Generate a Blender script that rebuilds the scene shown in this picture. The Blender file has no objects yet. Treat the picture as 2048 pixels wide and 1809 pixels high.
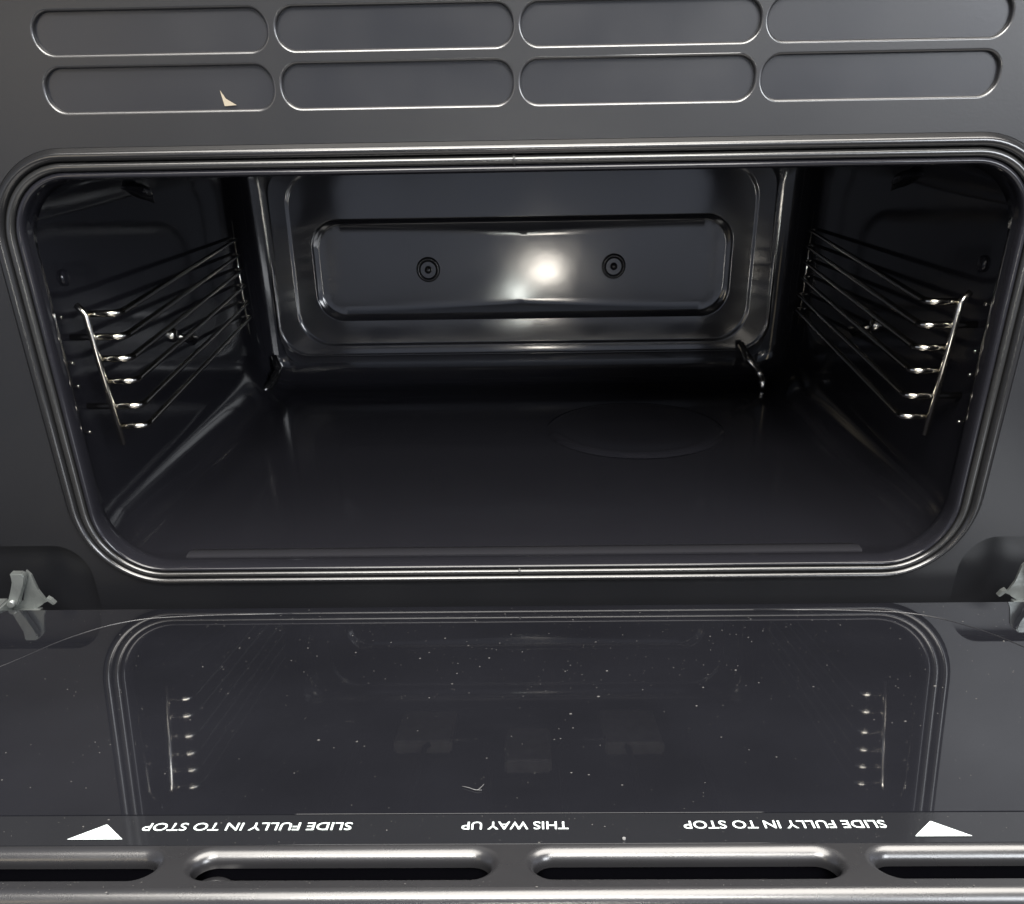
import bpy, bmesh, math, random
from mathutils import Vector, Matrix, geometry
from math import radians, sin, cos, pi
random.seed(7)
S = bpy.context.scene
COL = S.collection

# ------------------------------------------------------------------ camera
F = 1847.0
cd = bpy.data.cameras.new('camera'); cam = bpy.data.objects.new('camera', cd); COL.objects.link(cam)
cd.sensor_width = 36; cd.lens = F / 2048 * 36; cd.shift_y = (1250 - 904.5) / 2048
cd.clip_start = .01; cd.clip_end = 50
cam.matrix_world = (Matrix.Translation((.0035, -.45, 0)) @ Matrix.Rotation(radians(1.2), 4, 'Z')
                    @ Matrix.Rotation(pi / 2 - radians(29.6), 4, 'X') @ Matrix.Rotation(-.0185, 4, 'Z'))
S.camera = cam

# ------------------------------------------------------------------ world, lamps, exposure
W = bpy.data.worlds.new('World'); S.world = W; W.use_nodes = True
bg = W.node_tree.nodes['Background']; bg.inputs[1].default_value = 1.0
wn = W.node_tree; tcw = wn.nodes.new('ShaderNodeTexCoord'); sep = wn.nodes.new('ShaderNodeSeparateXYZ')
ramp = wn.nodes.new('ShaderNodeValToRGB')       # unseen kitchen as a glow: dim below, added bright band at eye level
wn.links.new(tcw.outputs['Generated'], sep.inputs[0])
mrw = wn.nodes.new('ShaderNodeMapRange'); mrw.inputs['From Min'].default_value = -1; mrw.inputs['From Max'].default_value = 1
wn.links.new(sep.outputs['Z'], mrw.inputs['Value']); wn.links.new(mrw.outputs['Result'], ramp.inputs['Fac'])
ramp.color_ramp.elements[0].position = .38; ramp.color_ramp.elements[0].color = (.17, .17, .18, 1)
ramp.color_ramp.elements[1].position = .75; ramp.color_ramp.elements[1].color = (.24, .26, .31, 1)
for p_, c_ in ((.44, (.42, .44, .50)), (.485, (.82, .88, 1.05)), (.54, (.70, .77, .95)), (.60, (.34, .38, .47))):
    e_ = ramp.color_ramp.elements.new(p_); e_.color = (*c_, 1)
mrx = wn.nodes.new('ShaderNodeMapRange'); mrx.inputs['From Min'].default_value = -.8; mrx.inputs['From Max'].default_value = .8
mrx.inputs['To Min'].default_value = .72; mrx.inputs['To Max'].default_value = 1.12
wn.links.new(sep.outputs['X'], mrx.inputs['Value'])
wn.links.new(mrx.outputs['Result'], bg.inputs[1])
wn.links.new(ramp.outputs['Color'], bg.inputs[0])

def area(name, loc, target, sx, sy, power, col):
    l = bpy.data.lights.new(name, 'AREA'); l.shape = 'RECTANGLE'; l.size = sx; l.size_y = sy
    l.energy = power; l.color = col
    o = bpy.data.objects.new(name, l); COL.objects.link(o); o.location = loc
    o.rotation_euler = (Vector(target) - Vector(loc)).to_track_quat('-Z', 'Y').to_euler()
    return o
area('ceiling_strip_lamp', (.30, -.30, 1.35), (.1, -.05, -.1), 2.4, 1.1, 112, (1, .95, .88))
area('room_lamp', (1.35, -1.8, .66), (.1, 0, .0), 1.0, .8, 44, (.93, .96, 1))
area('highlight_lamp', (.037, -.90, -.190), (.0175, .38, -.127), .060, .050, .42, (1, .93, .82))  # unseen lamp, added to put the highlight on the back panel
area('second_highlight_lamp', (-.013, -.90, -.242), (-.003, .38, -.147), .026, .045, .20, (.95, 1, .93))  # second added lamp, for the smaller highlight below the first
area('front_lamp', (.0, -1.15, .85), (0, 0, -.1), .85, .38, 34, (1, .97, .92))  # unseen lamp high in front, put in for gleams on rail bends
area('side_lamp', (-.80, -1.25, .22), (.1, .2, -.1), .12, .5, 1.1, (1, .84, .58))
S.view_settings.view_transform = 'Standard'; S.view_settings.look = 'None'
S.view_settings.exposure = 0; S.view_settings.gamma = 1
S.render.engine = 'CYCLES'
S.cycles.use_denoising = True
S.cycles.max_bounces = 10; S.cycles.glossy_bounces = 8
S.cycles.caustics_reflective = True
S.cycles.sample_clamp_indirect = 6

# ------------------------------------------------------------------ materials
def mat(name, col, rough, spec=.5, metal=0, coat=0, bump=0, bscale=300, rvar=0, rscale=12, cvar=0, bdist=.0004):
    m = bpy.data.materials.new(name); m.use_nodes = True
    nt = m.node_tree; b = nt.nodes['Principled BSDF']
    b.inputs['Base Color'].default_value = (*col, 1); b.inputs['Roughness'].default_value = rough
    b.inputs['Specular IOR Level'].default_value = spec; b.inputs['Metallic'].default_value = metal
    b.inputs['Coat Weight'].default_value = coat; b.inputs['Coat Roughness'].default_value = .04
    tc = nt.nodes.new('ShaderNodeTexCoord')
    def noise(sc, det=3):
        n = nt.nodes.new('ShaderNodeTexNoise'); n.inputs['Scale'].default_value = sc; n.inputs['Detail'].default_value = det
        nt.links.new(tc.outputs['Object'], n.inputs['Vector']); return n
    if bump:
        n = noise(bscale); bp = nt.nodes.new('ShaderNodeBump'); bp.inputs['Strength'].default_value = bump
        bp.inputs['Distance'].default_value = bdist
        nt.links.new(n.outputs['Fac'], bp.inputs['Height']); nt.links.new(bp.outputs['Normal'], b.inputs['Normal'])
    if rvar:
        n = noise(rscale, 5); mr = nt.nodes.new('ShaderNodeMapRange')
        mr.inputs['From Min'].default_value = .3; mr.inputs['From Max'].default_value = .7
        mr.inputs['To Min'].default_value = max(.01, rough - rvar); mr.inputs['To Max'].default_value = rough + rvar
        nt.links.new(n.outputs['Fac'], mr.inputs['Value']); nt.links.new(mr.outputs['Result'], b.inputs['Roughness'])
    if cvar:
        n = noise(rscale * 1.7, 6); mx = nt.nodes.new('ShaderNodeMix'); mx.data_type = 'RGBA'
        mx.inputs['A'].default_value = (*[c * (1 - cvar) for c in col], 1)
        mx.inputs['B'].default_value = (*[min(1, c * (1 + cvar)) for c in col], 1)
        nt.links.new(n.outputs['Fac'], mx.inputs['Factor']); nt.links.new(mx.outputs['Result'], b.inputs['Base Color'])
    return m
M = dict(
    face=mat('satin_enamel', (.0045, .0047, .0058), .38, .62, bump=.10, bscale=900, rvar=.04, rscale=9, bdist=.0002),
    rimedge=mat('punched_edge', (.016, .016, .017), .28, 1.0),
    pan=mat('slot_enamel', (.006, .0065, .009), .34, .6, bump=.07, bscale=700, rvar=.05, rscale=20, bdist=.0002),
    cavity=mat('cavity_enamel', (.0110, .0110, .0138), .11, .38, bump=.10, bscale=160, rvar=.03, rscale=15, bdist=.0003),
    back=mat('back_enamel', (.017, .017, .020), .115, .6, bump=.05, bscale=110, rvar=.04, rscale=18, bdist=.0004),
    gasket=mat('gasket_silicone', (.014, .014, .014), .21, .8, cvar=.2, rscale=60),
    ring=mat('ring_enamel', (.009, .009, .0095), .21, .75),
    glass=mat('black_glass', (.0080, .0083, .0106), .022, 1.0, rvar=.014, rscale=7, cvar=.4),
    strip=mat('printed_glass', (.0115, .012, .014), .08, .9, rvar=.05, rscale=14, cvar=.15),
    trim=mat('trim_plastic', (.015, .015, .0165), .27, .9, bump=.15, bscale=2200, rvar=.03, rscale=30, cvar=.1, bdist=.00015),
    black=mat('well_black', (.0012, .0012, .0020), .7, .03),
    chrome=mat('chrome_wire', (.80, .77, .70), .20, metal=1, bump=.1, bscale=600, rvar=.02, rscale=80),
    rod=mat('shaded_chrome', (.55, .53, .48), .15, metal=1, bump=.1, bscale=600, rvar=.02, rscale=80),  # same chrome as the wires, with shade darkened into its colour
    zinc=mat('zinc_steel', (.21, .225, .22), .38, metal=.75, bump=.3, bscale=500, rvar=.1, rscale=120, cvar=.2),
    screw=mat('dark_screw', (.012, .012, .013), .25, .5),
    white=mat('white_print', (.56, .62, .62), .5, .3),
    dust=mat('dust', (.075, .073, .07), .9, .2, cvar=.4, rscale=90),
    cream=mat('cream_patch', (.26, .225, .17), .7, .3),
    lint=mat('white_lint', (.16, .16, .16), .8, .2),
    step=mat('step_enamel', (.017, .017, .020), .30, .5, bump=.2, bscale=300),
    plate=mat('roof_mica', (.48, .45, .41), .5, metal=0, cvar=.4, rscale=60),
    glint=mat('gleam_metal', (.75, .74, .72), .26, metal=1),  # bright metal on one side only, stands in for the corner gleam
    outer=mat('outer_glass', (.01, .01, .011), .06, .5),
    steel=mat('body_steel', (.25, .25, .26), .4, metal=.8),
)

# ------------------------------------------------------------------ helpers
def link(name, me, m, parent=None):
    o = bpy.data.objects.new(name, me); COL.objects.link(o)
    if m: me.materials.append(m)
    if parent: o.parent = parent
    return o
def finish(name, bm, m, parent=None, recalc=True):
    if recalc: bmesh.ops.recalc_face_normals(bm, faces=bm.faces[:])
    me = bpy.data.meshes.new(name); bm.to_mesh(me); bm.free()
    return link(name, me, m, parent)
def rrect(x0, x1, z0, z1, r, n=12):
    """rounded rectangle, counter-clockwise list of (x, z, nx, nz); r = radius or (bottom r, top r)"""
    rb, rt = r if isinstance(r, tuple) else (r, r)
    out = []
    for cx, cz, a0, rr in ((x1, z0, -90, rb), (x1, z1, 0, rt), (x0, z1, 90, rt), (x0, z0, 180, rb)):
        ccx = cx - rr if cx == x1 else cx + rr
        ccz = cz + rr if cz == z0 else cz - rr
        for i in range(n + 1):
            a = radians(a0 + 90 * i / n); out.append((ccx + rr * cos(a), ccz + rr * sin(a), cos(a), sin(a)))
    return out
def loft(bm, loops, smooth=True, cap=False):
    rows = [[bm.verts.new(p) for p in L] for L in loops]
    n = len(rows[0])
    for a, b in zip(rows, rows[1:]):
        for i in range(n):
            f = bm.faces.new((a[i], a[(i + 1) % n], b[(i + 1) % n], b[i])); f.smooth = smooth
    if cap: f = bm.faces.new(rows[-1]); f.smooth = False
    return rows
def plate(bm, outer, holes, fn):
    """flat sheet with holes; outer and holes are 2D loops; fn maps 2D -> 3D. returns verts per loop"""
    loops = [outer] + holes
    tri = geometry.tessellate_polygon([[Vector((p[0], p[1], 0)) for p in L] for L in loops])
    vs = [[bm.verts.new(fn(p[0], p[1])) for p in L] for L in loops]
    flat = [v for L in vs for v in L]
    for t in tri:
        try: bm.faces.new([flat[i] for i in t]).smooth = False
        except ValueError: pass
    return vs
def strip(bm, row, loops):
    n = len(row); prev = row
    for L in loops:
        cur = [bm.verts.new(p) for p in L]
        for i in range(n):
            bm.faces.new((prev[i], prev[(i + 1) % n], cur[(i + 1) % n], cur[i])).smooth = True
        prev = cur
    return prev
def box(bm, x0, x1, y0, y1, z0, z1):
    v = [bm.verts.new((x, y, z)) for x in (x0, x1) for y in (y0, y1) for z in (z0, z1)]
    for f in ((0, 1, 3, 2), (4, 6, 7, 5), (0, 4, 5, 1), (2, 3, 7, 6), (0, 2, 6, 4), (1, 5, 7, 3)):
        bm.faces.new([v[i] for i in f])
def round_path(pts, r, n=6):
    pts = [Vector(p) for p in pts]; out = [pts[0]]
    for a, b, c in zip(pts, pts[1:], pts[2:]):
        u = (a - b).normalized(); w = (c - b).normalized()
        d = min(r, (a - b).length * .45, (c - b).length * .45)
        p0, p1 = b + u * d, b + w * d
        for i in range(n + 1):
            t = i / n; out.append(p0 * (1 - t) ** 2 + b * 2 * t * (1 - t) + p1 * t * t)
    out.append(pts[-1]); return out
def tube(bm, pts, r, seg=12, closed_ends=True):
    pts = [Vector(p) for p in pts]; rows = []; nrm = None
    for i, p in enumerate(pts):
        t = (pts[min(i + 1, len(pts) - 1)] - pts[max(i - 1, 0)]).normalized()
        if nrm is None: nrm = t.orthogonal().normalized()
        nrm = (nrm - t * nrm.dot(t)).normalized(); bn = t.cross(nrm)
        rr = r(i / (len(pts) - 1)) if callable(r) else r
        rows.append([p + (nrm * cos(2 * pi * k / seg) + bn * sin(2 * pi * k / seg)) * rr for k in range(seg)])
    R = loft(bm, rows)
    bm.faces.new(list(reversed(R[0]))); bm.faces.new(R[-1])
def empty(name, loc=(0, 0, 0)):
    o = bpy.data.objects.new(name, None); COL.objects.link(o); o.location = loc; o.empty_display_size = .05; return o

# ------------------------------------------------------------------ the oven
oven = empty('wall_oven')
oven['label'] = 'black enamelled built-in oven with its drop-down door open, chrome side rails and bare cavity'
oven['category'] = 'oven'

# ring (pressed rim round the opening), measured from the rim's outer edge
HW, TOP, BOT = .2390, -.0150, -.2280
RB, RT = .046, .040
def ringloop(inset, y, rmin=.006):
    return [(x, y, z) for x, z, _, _ in rrect(-HW + inset, HW - inset, BOT + inset * .72, TOP - inset * .86,
            (max(RB - inset, rmin), max(RT - inset, rmin)), 16)]

# face panel: sheet metal with the opening, eight vent slots and two hinge pockets
slots = []
for row, (z0, z1) in enumerate(((-.0015, .0145), (.0195, .0345))):
    for k in range(4):
        x0 = -.1995 + k * .1008 + (0.0003 * row)
        slots.append((x0, x0 + .0968 + .0005 * k, z0, z1))
px0 = .2345
bm = bmesh.new()
outer = rrect(-.3600, .3600, -.262, .052, .003, 3)
op = [(x, z) for x, z, _, _ in rrect(-HW, HW, BOT, TOP, (RB, RT), 16)]
# the hinge pockets are notches in the outline
def pocket_pts(s):
    pts = [(s * px0, -.262)]
    pts += [(s * px0, -.224)]
    for i in range(9):
        a = radians(i * 90 / 8); pts.append((s * (px0 + .018 - .018 * cos(a)), -.224 + .0195 * sin(a)))
    pts += [(s * .3600, -.2045)]
    return pts
L = pocket_pts(-1); R = pocket_pts(1)
outline = R + [(.3600, .052), (-.3600, .052)] + list(reversed(L))
b = .0011
def out_loop(s, off): return [(x, z) for x, z, _, _ in rrect(s[0] - off, s[1] + off, s[2] - off, s[3] + off, .0074 + off, 10)]
fy = lambda x, z: (x, 0, z)
vs = plate(bm, outline, [op] + [out_loop(s, b) for s in slots], fy)
for s, row in zip(slots, vs[2:]):
    nf = len(bm.faces)
    strip(bm, row, [[(x, y, z) for x, z in out_loop(s, o)] for o, y in
          ((b * .62, b * .08), (b * .29, b * .29), (b * .08, b * .62), (0, b), (0, .0026))])
    bm.faces.ensure_lookup_table()
    for f in bm.faces[nf:]: f.material_index = 1
strip(bm, vs[0], [[(x, .006, z) for x, z in outline]])
face = finish('face_panel', bm, M['face'], oven)
face.data.materials.append(M['rimedge'])

for s in slots:   # recessed pan behind each slot
    bm = bmesh.new()
    lp = rrect(s[0] - .0006, s[1] + .0006, s[2] - .0006, s[3] + .0006, .008, 10)
    v = [bm.verts.new((x, .0024, z)) for x, z, _, _ in lp]; bm.faces.new(v)
    v2 = [bm.verts.new((x, .0055, z)) for x, z, _, _ in lp]
    for i in range(len(v)): bm.faces.new((v[i], v[(i + 1) % len(v)], v2[(i + 1) % len(v)], v2[i]))
    finish('vent_slot', bm, M['pan'], oven)

# pressed ring and gasket
bm = bmesh.new()
prof = [(0, .0002), (.0006, -.0006), (.0014, -.0022), (.0024, -.0033), (.0036, -.0037), (.0048, -.0034), (.0058, -.0024),
        (.0064, -.001), (.0067, .0008)]
loft(bm, [ringloop(i, y) for i, y in prof]); finish('opening_rim', bm, M['ring'], oven)
bm = bmesh.new()
gc = (.0088, -.0008); gr = .0021
rows = [ringloop(gc[0] - gr * cos(a), gc[1] - gr * sin(a)) for a in [radians(-20 + 220 * k / 12) for k in range(13)]]
loft(bm, rows); g = finish('door_gasket', bm, M['gasket'], oven)
for zz in (BOT + gc[0] * .72, TOP - gc[0] * .86):   # the joint of the gasket
    bm = bmesh.new(); tube(bm, [(-.0018, gc[1], zz), (-.0008, gc[1], zz)], gr * 1.16, 20)
    finish('gasket_joint', bm, M['gasket'], g)

# cavity liner
def cl(hw, top, bot, rb, rt, y): return [(x, y, z) for x, z, _, _ in rrect(-hw, hw, bot, top, (rb, rt), 16)]
bm = bmesh.new()
lip = [(.0107, .0020), (.0109, 0), (.0115, -.0014), (.0124, -.0021), (.0134, -.0020), (.0142, -.0012), (.0147, .0004), (.0149, .0028), (.0149, .006)]
rows = [ringloop(i, y) for i, y in lip]
rows += [cl(.2245, -.0278, -.2178, .034, .030, .010), cl(.2285, -.0245, -.2196, .032, .030, .015), cl(.2370, -.0205, -.2222, .030, .03, .024),
         cl(.2400, -.0190, -.2232, .028, .03, .034), cl(.2400, -.0190, -.2232, .028, .03, .06)]
for k in range(1, 10):
    t = k / 9; rows.append(cl(.2400 - .009 * t, -.0190 - .004 * t, -.2232 + .0035 * t, .028, .03, .06 + .298 * t))
for k in range(1, 9):
    a = radians(90 * k / 8); q = .022
    rows.append(cl(.2310 - q * (1 - cos(a)), -.0230 - q * (1 - cos(a)), -.2197 + q * (1 - cos(a)) * .9, max(.028 - q * (1 - cos(a)), .008), .02, .358 + q * sin(a)))
loft(bm, rows)
cav = finish('cavity_liner', bm, M['cavity'], oven)
# shallow step across the floor just inside the mouth, and a round pressing in the floor
bm = bmesh.new()
ys = [(.014, -.2222), (.018, -.2206), (.0205, -.2200), (.024, -.2200), (.0265, -.2205), (.033, -.2226)]
loft(bm, [[(x, y, z) for y, z in ys] + [(x, .033, -.2240), (x, .014, -.2240)] for x in (-.189, .189)])
finish('floor_step', bm, M['step'], cav)
bm = bmesh.new()
def circ(r, z, n=64): return [(.086 + r * cos(2 * pi * k / n), .243 + r * sin(2 * pi * k / n), z) for k in range(n)]
fz = -.2208
loft(bm, [circ(.068, fz - .0004), circ(.066, fz + .0006), circ(.063, fz + .0016), circ(.059, fz + .0019), circ(.054, fz + .0012), circ(.030, fz + .0012)], cap=True)
finish('floor_pressing', bm, M['cavity'], cav)

# heating element and cover plates on the cavity roof (seen mirrored in the door glass)
bm = bmesh.new()
pts = [(-.15, .30, -.0305), (-.15, .10, -.0305), (-.09, .10, -.0305), (-.09, .28, -.0305), (-.03, .28, -.0305), (-.03, .10, -.0305),
       (.03, .10, -.0305), (.03, .28, -.0305), (.09, .28, -.0305), (.09, .10, -.0305), (.15, .10, -.0305), (.15, .30, -.0305)]
tube(bm, round_path(pts, .025, 8), .0028, 12); finish('grill_element', bm, M['step'], cav)
for x0, x1, y0, y1 in ((-.118, -.066, .268, .345), (.070, .122, .262, .345), (-.018, .022, .225, .300)):
    bm = bmesh.new(); box(bm, x0, x1, y0, y1, -.0345, -.0225)
    bmesh.ops.bevel(bm, geom=bm.edges[:], offset=.002, segments=3, affect='EDGES')
    finish('roof_plate', bm, M['plate'], cav)
# back panel with nested pressings
bm = bmesh.new()
def bl(hw, top, bot, r, y0, tilt=.05):
    return [(x, y0 + tilt * (z + .124), z) for x, z, _, _ in rrect(-hw, hw, bot, top, r, 16)]
def fld(x, z): return .3846 + .0018 * (1 - (x / .169) ** 2) + (z + .124) * .05
def bf(hw, top, bot, r, dy):
    return [(x, fld(x, z) + dy, z) for x, z, _, _ in rrect(-hw, hw, bot, top, r, 16)]
rows = [bl(.2100, -.0385, -.2005, .015, .3800), bl(.2142, -.0392, -.1955, .024, .3800), bl(.2133, -.0395, -.1947, .025, .3794), bl(.2124, -.0400, -.1940, .026, .3792),
        bl(.2115, -.0406, -.1932, .026, .3796), bl(.2106, -.0412, -.1924, .026, .3803),
        bl(.1960, -.0460, -.1868, .028, .3803), bl(.1951, -.0466, -.1860, .028, .3804), bl(.1943, -.0472, -.1853, .028, .3808), bl(.1936, -.0478, -.1847, .028, .3813), bl(.1925, -.0486, -.1838, .028, .3815),
        bl(.1775, -.0836, -.1656, .022, .3815), bl(.1764, -.0846, -.1647, .022, .3820), bl(.1755, -.0854, -.1638, .022, .3832),
        bf(.1738, -.0868, -.1624, .022, -.0012), bf(.1728, -.0878, -.1612, .021, -.0003), bf(.1715, -.0892, -.1600, .020, 0)]
R_ = loft(bm, rows)
# softly dished inner field
rim = R_[-1]
pts2 = [Vector((v.co.x, v.co.z)) for v in rim]
inner = [Vector((-.164 + .328 * i / 60, -.1535 + .058 * j / 14)) for i in range(61) for j in range(15)]
def inside(p):
    ax = max(abs(p.x) - .1485, 0); az = max(abs(p.y + .1246) - .0124, 0); return math.hypot(ax, az) < .0200
inner = [p for p in inner if inside(p)]
res = geometry.delaunay_2d_cdt(pts2 + inner, [], [list(range(len(pts2)))], 1, 1e-6)
om = {}
for i, p in enumerate(res[0]):
    src = [k for k in res[3][i] if k < len(pts2)]
    om[i] = rim[src[0]] if src else bm.verts.new((p.x, fld(p.x, p.y), p.y))
for f in res[2]:
    try: bm.faces.new([om[i] for i in f]).smooth = True
    except ValueError: pass
bk = finish('back_panel', bm, M['back'], oven)
for sx, sz in ((-.0800, -.1250), (.0783, -.1245)):
    bm = bmesh.new(); yb = fld(sx, sz)
    def c(r, y, n=32): return [(sx + r * cos(2 * pi * k / n), y, sz + r * sin(2 * pi * k / n)) for k in range(n)]
    loft(bm, [c(.0105, yb + .002), c(.0100, yb - .0012), c(.0090, yb - .0022), c(.0078, yb - .0020), c(.0068, yb - .0004), c(.0062, yb + .0004)], cap=True)
    loft(bm, [c(.0030, yb + .001), c(.0030, yb - .0018), c(.0020, yb - .0030), c(.0006, yb - .0034)], cap=True)
    finish('screw', bm, M['screw'], bk)

# chrome side rails with six guide rods each
rod_z = (-.0945, -.1064, -.1180, -.1301, -.1438, -.1553)
for s in (-1, 1):
    rail = bmesh.new()
    tube(rail, round_path([(s * .2325, .0515, -.0900), (s * .2283, .050, -.0936), (s * .2240, .0500, -.1650)], .004), .0018, 16)
    rail_o = finish('shelf_rail', rail, M['chrome'], oven)
    q = bmesh.new(); tube(q, [(s * .2318, .348, -.080), (s * .2312, .348, -.168)], .00115, 10)
    finish('rear_wire', q, M['chrome'], rail_o)
    for k, z in enumerate(rod_z):
        q = bmesh.new(); xi = .2112 - .0003 * k; xw = .2268 - .00055 * k
        xo = .2400 if k in (1, 4) else xw + .0004
        pts = [(s * xo, .0522, z), (s * xi, .0522, z), (s * (xi + .0165), .346, z + .0015), (s * .2330, .346, z + .0015)]
        path = round_path(pts, .0070, 10)
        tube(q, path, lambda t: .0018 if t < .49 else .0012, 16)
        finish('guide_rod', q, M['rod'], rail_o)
    for k in (0, 2, 3, 5):    # stub ends of the wires at the wall
        q = bmesh.new(); z = rod_z[k] + .001
        tube(q, [(s * .2405, .040, z), (s * .2360, .0385, z), (s * .2350, .0382, z)], .0009, 10)
        finish('wire_stub', q, M['chrome'], rail_o)
    # screwed wall clip halfway down the rail
    q = bmesh.new()
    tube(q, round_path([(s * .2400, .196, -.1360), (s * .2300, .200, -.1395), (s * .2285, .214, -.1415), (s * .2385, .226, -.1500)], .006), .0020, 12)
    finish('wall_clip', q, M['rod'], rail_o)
    q = bmesh.new()
    def cc(r, x, n=24): return [(s * x, .186 + r * cos(2 * pi * k / n), -.134 + r * sin(2 * pi * k / n)) for k in range(n)]
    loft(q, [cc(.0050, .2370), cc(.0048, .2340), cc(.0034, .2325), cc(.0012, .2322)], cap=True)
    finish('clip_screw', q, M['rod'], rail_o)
    # small pressed hook high on the side wall
    q = bmesh.new()
    tube(q, round_path([(s * .2380, .148, -.041), (s * .2325, .166, -.0425), (s * .2330, .186, -.0475), (s * .2380, .204, -.0555)], .008), lambda t: .0010 + .0026 * sin(pi * t), 12)
    finish('wall_hook', q, M['cavity'], cav)
    q = bmesh.new()
    def dd(r, x, n=20): return [(s * x, .060 + r * cos(2 * pi * k / n), -.0775 + r * sin(2 * pi * k / n)) for k in range(n)]
    loft(q, [dd(.0042, .2395), dd(.0040, .2385), dd(.0028, .2378), dd(.0008, .2376)], cap=True)
    finish('wall_dimple', q, M['cavity'], cav)
    # rounded foot tube, added for the gleam in the lower back corner
    q = bmesh.new()
    if s < 0: fp = [(s * .2190, .372, -.1930), (s * .2150, .366, -.2030), (s * .2190, .350, -.2120), (s * .2240, .338, -.2150)]
    else: fp = [(.1900, .372, -.1880), (.1955, .358, -.1985), (.2040, .350, -.2070), (.2060, .344, -.2135), (.2055, .342, -.2200)]
    tube(q, round_path(fp, .006), lambda t: .0030 + .0010 * sin(3 * pi * t) ** 2, 14)
    finish('corner_gleam', q, M['glint'] if s > 0 else M['ring'], cav)

# hinge pockets and hinges
for s in (-1, 1):
    q = bmesh.new()
    P = [(x, z) for x, z in pocket_pts(s)] + [(s * .3600, -.262)]
    rowa = [q.verts.new((x, .0055, z)) for x, z in P]; rowb = [q.verts.new((x, .011, z)) for x, z in P]
    for i in range(len(P)): q.faces.new((rowa[i], rowa[(i + 1) % len(P)], rowb[(i + 1) % len(P)], rowb[i])).smooth = False
    q.faces.new(rowb)
    finish('hinge_pocket', q, M['face'], oven)
    h = bmesh.new()
    def slab(pts, y0, y1):
        pts = [(.281 - (.281 - x) * .86, z) for x, z in pts]
        a = [h.verts.new((s * x, y0, z)) for x, z in pts]; b2 = [h.verts.new((s * x, y1, z)) for x, z in pts]
        h.faces.new(a); h.faces.new(list(reversed(b2)))
        for i in range(len(pts)): h.faces.new((a[i], a[(i + 1) % len(pts)], b2[(i + 1) % len(pts)], b2[i]))
    slab([(.2626, -.2145), (.2602, -.2172), (.2588, -.2262), (.2558, -.2322), (.2585, -.2352), (.2630, -.2376), (.2800, -.2376), (.2800, -.2330), (.2700, -.2330)], -.0095, -.0080)
    slab([(.2560, -.2322), (.2540, -.2306), (.2518, -.2320), (.2500, -.2345), (.2514, -.2350), (.2540, -.2328), (.2572, -.2340)], -.0105, -.0075)
    slab([(.2600, -.2376), (.2800, -.2376), (.2800, -.2386), (.2600, -.2386)], -.030, -.0080)
    hinge = finish('hinge', h, M['zinc'], oven)
    h = bmesh.new()
    slab([(.2700, -.2138), (.2624, -.2138), (.2610, -.2160), (.2628, -.2195), (.2708, -.2330), (.2775, -.2325), (.2690, -.2190)], -.0150, -.0105)
    bmesh.ops.bevel(h, geom=h.edges[:], offset=.0006, segments=2, affect='EDGES')
    finish('hinge_arm', h, M['zinc'], hinge)
    h = bmesh.new()
    slab([(.2775, -.2305), (.2880, -.2305), (.2880, -.2415), (.2790, -.2415), (.2772, -.2385)], -.0240, -.0100)
    bmesh.ops.bevel(h, geom=h.edges[:], offset=.0010, segments=3, affect='EDGES')
    finish('hinge_block', h, M['zinc'], hinge)
    h = bmesh.new()
    tube(h, [(s * .2745, -.0175, -.2310), (s * .2745, -.0100, -.2310)], .0018, 14)
    finish('hinge_rivet', h, M['zinc'], hinge)

# control fascia above, casing behind
bm = bmesh.new(); box(bm, -.3600, .3600, -.012, .02, .0535, .150)
bmesh.ops.bevel(bm, geom=bm.edges[:], offset=.002, segments=3, affect='EDGES')
finish('control_fascia', bm, M['outer'], oven)
bm = bmesh.new()
for a in ((-.3600, -.3590, .0065, .46, -.262, .15), (.3590, .3600, .0065, .46, -.262, .15), (-.3588, .3588, .0205, .46, .149, .15),
          (-.3588, .3588, .455, .46, -.262, .148), (-.3588, .3588, .0065, .454, -.262, -.261)): box(bm, *a)
finish('casing', bm, M['steel'], oven)

# ------------------------------------------------------------------ the door (folded down, its far edge a little raised)
TL = radians(7)
def D(x, s, h=0): return Vector((x, -s * cos(TL) + h * sin(TL), -.235 + s * sin(TL) + h * cos(TL)))
def dslab(name, x0, x1, s0, s1, h0, h1, m, parent, bev=.0006, seg=2):
    bm = bmesh.new(); v = [bm.verts.new(D(x, s, h)) for x in (x0, x1) for s in (s0, s1) for h in (h0, h1)]
    for f in ((0, 1, 3, 2), (4, 6, 7, 5), (0, 4, 5, 1), (2, 3, 7, 6), (0, 2, 6, 4), (1, 5, 7, 3)): bm.faces.new([v[i] for i in f])
    if bev: bmesh.ops.bevel(bm, geom=bm.edges[:], offset=bev, segments=seg, affect='EDGES')
    return finish(name, bm, m, parent)
door = dslab('door', -.3590, .3590, .0215, .2280, -.034, -.0062, M['steel'], oven)
door['label'] = 'drop-down oven door lying open with a black glass inner face'
pane = dslab('inner_glass', -.3590, .3590, .0212, .2121, -.0060, 0, M['glass'], door, .00012, 2)
dslab('printed_strip', -.3590, .3590, .21235, .2290, -.0060, -.0002, M['strip'], door, .0001, 2)
dslab('outer_glass', -.3600, .3600, .0215, .2600, -.040, -.0342, M['outer'], door, .001)

# thin raised line curving over the inner glass corner
for s in (-1, 1):
    bm = bmesh.new()
    pts = [(.2850, .20), (.2720, .150), (.2550, .1150), (.2391, .0900), (.2260, .0610), (.2110, .0430), (.1960, .0345), (.165, .0305), (.120, .0290)]
    pth = round_path([D(s * x, t, .00005) for x, t in pts], .02, 5)
    tube(bm, pth, .00022, 6); finish('arc_line', bm, M['trim'], pane)

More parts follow.
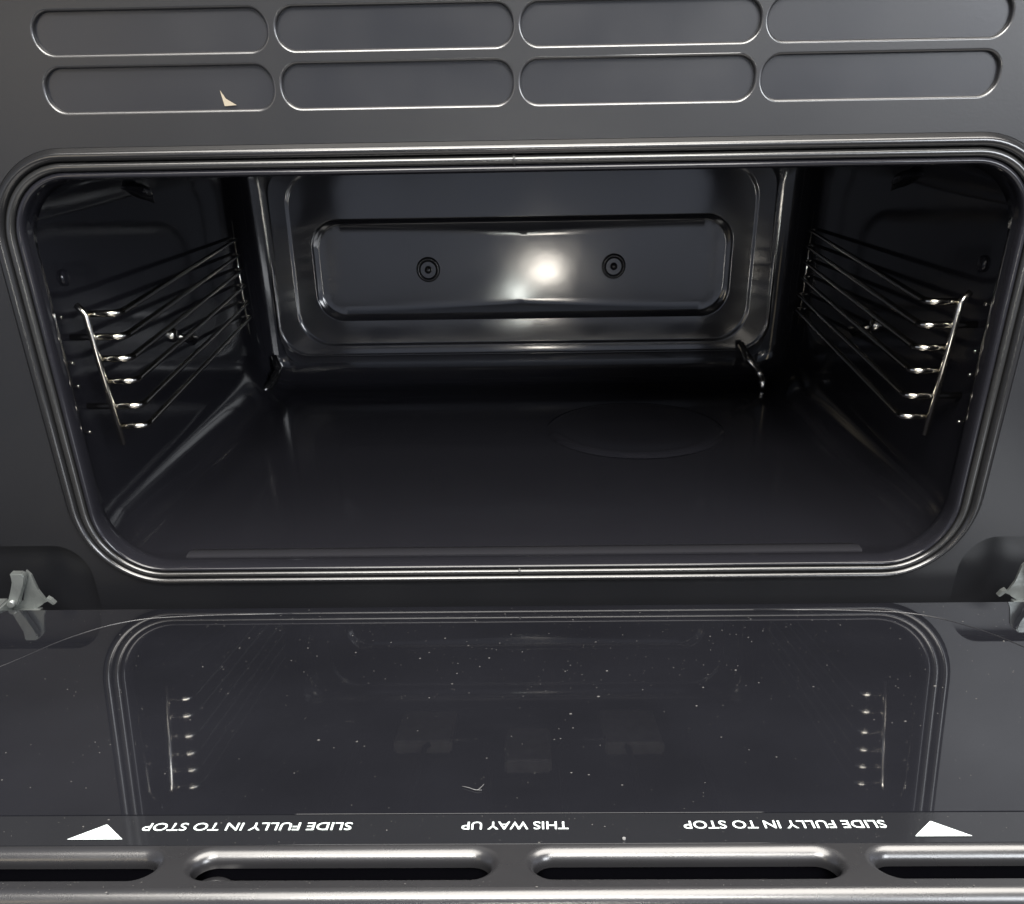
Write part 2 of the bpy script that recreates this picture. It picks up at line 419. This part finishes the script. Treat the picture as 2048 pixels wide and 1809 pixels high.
# vent trim along the free edge
bm = bmesh.new()
X0 = -.3590; E0, E1 = .2291, .2502
holes = [(-.2075, -.1140), (-.1025, -.0090), (.0045, .0990), (.1103, .2040)]
h0, h1, hr = .2336, .2463, .0062
def hole(off_far, off_near, hh):
    """loops widened by off_far on the oven side and ends, off_near on the near side"""
    out = []
    for (a, c_) in hh:
        L = []
        for x, t, nx, nt in rrect(a, c_, h0, h1, hr, 12):
            w = .5 - .5 * nt; w = w * w * (3 - 2 * w)
            o = off_near + (off_far - off_near) * w
            L.append((x + nx * o, t + nt * o))
        out.append(L)
    return out
bev = [(1.0, 0.0), (.80, .02), (.617, .076), (.44, .17), (.293, .293), (.17, .44), (.076, .617), (.02, .80), (0, 1.0)]
# 2D: u = x, v = s; drop h
BF, BN = .0043, .0009
outl = [(X0, E0), (-X0, E0), (-X0, E1), (X0, E1)]
vs = plate(bm, outl, hole(BF, BN, holes), lambda x, t: D(x, t, -.0004))
for k, row in enumerate(vs[1:]):
    hk = [holes[k]]
    loops = []
    for f, dr in bev[1:]:
        A = hole(BF * f, BN * f, hk)[0]; base = hole(0, 0, hk)[0]
        L = []
        for (x, t), (bx, bt), r in zip(A, base, rrect(*hk[0], h0, h1, hr, 12)):
            w = .5 - .5 * r[3]; w = w * w * (3 - 2 * w); bb = BN + (BF - BN) * w
            L.append(D(x, t, -.0004 - dr * bb))
        loops.append(L)
    base = hole(0, 0, hk)[0]
    loops.append([D(x, t, -.0060) for x, t in base])
    strip(bm, row, loops)
# rounded front edge of the trim
rows = []
er = .0040
for k in range(0, 11):
    a = radians(90 * k / 10)
    rows.append([D(x, E1 + er * sin(a), -.0004 - er * (1 - cos(a))) for x in (X0, -X0)])
rows.append([D(x, E1 + er, -.034) for x in (X0, -X0)])
vv = [[bm.verts.new(p) for p in r] for r in rows]
for a, b2 in zip(vv, vv[1:]): bm.faces.new((a[0], a[1], b2[1], b2[0])).smooth = True
trim = finish('vent_trim', bm, M['trim'], door)
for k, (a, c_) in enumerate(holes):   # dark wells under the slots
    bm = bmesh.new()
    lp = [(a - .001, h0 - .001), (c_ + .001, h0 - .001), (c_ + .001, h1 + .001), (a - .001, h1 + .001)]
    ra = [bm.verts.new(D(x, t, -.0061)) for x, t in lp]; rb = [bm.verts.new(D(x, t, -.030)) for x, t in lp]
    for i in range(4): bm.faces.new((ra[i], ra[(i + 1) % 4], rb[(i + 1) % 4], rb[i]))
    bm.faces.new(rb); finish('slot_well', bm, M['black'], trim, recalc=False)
bm = bmesh.new()
def sc(r, h, n=24): return [D(-.0965 + r * cos(2 * pi * k / n), .2400 + r * .9 * sin(2 * pi * k / n), h) for k in range(n)]
loft(bm, [sc(.0075, -.0135), sc(.0070, -.0095), sc(.0055, -.0080), sc(.003, -.0076)], cap=True)
finish('screw_boss', bm, M['trim'], trim)

# lettering, read from the oven side
def text(name, body, x0, x1, s0, s1):
    c = bpy.data.curves.new(name, 'FONT'); c.body = body; c.align_x = 'LEFT'; c.size = 1; c.offset = .010; c.resolution_u = 4
    o = bpy.data.objects.new(name, c); COL.objects.link(o)
    bpy.context.view_layer.update()
    me = bpy.data.meshes.new_from_object(o.evaluated_get(bpy.context.evaluated_depsgraph_get()))
    bpy.data.objects.remove(o)
    xs = [v.co.x for v in me.vertices]; ys = [v.co.y for v in me.vertices]
    a, b_, c_, d_ = min(xs), max(xs), min(ys), max(ys)
    for v in me.vertices:
        u = (v.co.x - a) / (b_ - a); w = (v.co.y - c_) / (d_ - c_)
        v.co = D(x1 + (x0 - x1) * u, s0 + (s1 - s0) * w, .00012)
    me.name = name
    return link(name, me, M['white'], door)
text('lettering', 'SLIDE FULLY IN TO STOP', -.1252, -.0556, .2172, .2216)['label'] = 'white lettering SLIDE FULLY IN TO STOP beside the arrow on the left'
text('lettering', 'THIS WAY UP', -.0192, .0160, .2172, .2216)['label'] = 'white lettering THIS WAY UP in the middle'
text('lettering', 'SLIDE FULLY IN TO STOP', .0538, .1198, .2172, .2216)['label'] = 'white lettering SLIDE FULLY IN TO STOP beside the arrow on the right'
for pts in (((-.1478, .2262), (-.1294, .2262), (-.1380, .2178)), ((.1268, .2262), (.1452, .2262), (.1350, .2178))):
    bm = bmesh.new()
    V = [Vector((p[0], p[1], 0)) for p in pts]; out = []
    for i in range(3):
        a, b_, c_ = V[i - 1], V[i], V[(i + 1) % 3]
        u = (a - b_).normalized(); w = (c_ - b_).normalized(); r = .0004
        for k in range(5):
            t = k / 4; q = (b_ + u * r) * (1 - t) ** 2 + b_ * 2 * t * (1 - t) + (b_ + w * r) * t * t
            out.append(bm.verts.new(D(q.x, q.y, .00012)))
    bm.faces.new(out); bmesh.ops.recalc_face_normals(bm, faces=bm.faces[:])
    finish('arrow', bm, M['white'], door)

for o in (bk, cav):      # keep the flat fields between the pressed beads optically flat
    w_ = o.modifiers.new('weighted', 'WEIGHTED_NORMAL'); w_.mode = 'FACE_AREA'; w_.weight = 80
# ------------------------------------------------------------------ loose bits
bm = bmesh.new()
def speck(p, r):
    n = random.randint(5, 7); a0 = random.random() * 6
    ex = 1 + random.random() * .8
    b0 = [bm.verts.new(p + Vector((cos(a0 + 2 * pi * k / n) * r * ex, sin(a0 + 2 * pi * k / n) * r, 0))) for k in range(n)]
    t = bm.verts.new(p + Vector((0, 0, r * .8)))
    for k in range(n): bm.faces.new((b0[k], b0[(k + 1) % n], t))
for i in range(620):
    x = random.uniform(-.25, .25); s_ = random.uniform(.024, .21)
    if random.random() < .3: x = random.gauss(.02, .08); s_ = random.uniform(.03, .13)
    speck(D(x, s_, .0001), min(.00048, .00010 + random.expovariate(1 / .00007)))
for i in range(260): # on the trim
    speck(D(random.uniform(-.2, .2), random.choice((random.uniform(.2475, .2525), random.uniform(.2135, .229))), -.0001), .00006 + random.expovariate(1 / .00004))
dust = finish('dust', bm, M['dust']); dust['kind'] = 'stuff'
dust['label'] = 'pale dust specks scattered over the black glass of the open door'; dust['category'] = 'dust'
bm = bmesh.new()
tube(bm, round_path([D(-.0205, .1960, .0004), D(-.0180, .1972, .0006), D(-.0150, .1990, .0004), D(-.0128, .1955, .0009)], .002), .00008, 6)
tube(bm, round_path([D(-.0172, .1975, .0004), D(-.0152, .1988, .0006), D(-.0135, .1986, .0005)], .001), .00007, 6)
l = finish('lint_thread', bm, M['lint']); l['label'] = 'tiny curled white lint thread on the door glass above the words THIS WAY UP'; l['category'] = 'lint'
bm = bmesh.new(); bmesh.ops.create_icosphere(bm, subdivisions=2, radius=.00055)
for v in bm.verts: v.co = v.co * (1 + random.uniform(-.25, .25)) + D(.0335, .2272, .0004)
c = finish('crumb', bm, M['lint']); c['label'] = 'white crumb on the door edge right of the words THIS WAY UP'; c['category'] = 'crumb'
bm = bmesh.new()  # small flat cream triangle inside the vent slot
tp = [(-.1262, .0062), (-.1240, .0030), (-.1198, .0006), (-.1250, .0003)]
for yy in (.0014, .0017):
    v = [bm.verts.new((x + .0003, yy + (.0004 if i == 0 else 0), z - .0006)) for i, (x, z) in enumerate(tp)]; bm.faces.new(v)
bmesh.ops.bridge_loops(bm, edges=bm.edges[:])
c = finish('cream_triangle', bm, M['cream']); c['label'] = 'small cream triangular scrap in the lower left vent slot'; c['category'] = 'patch'
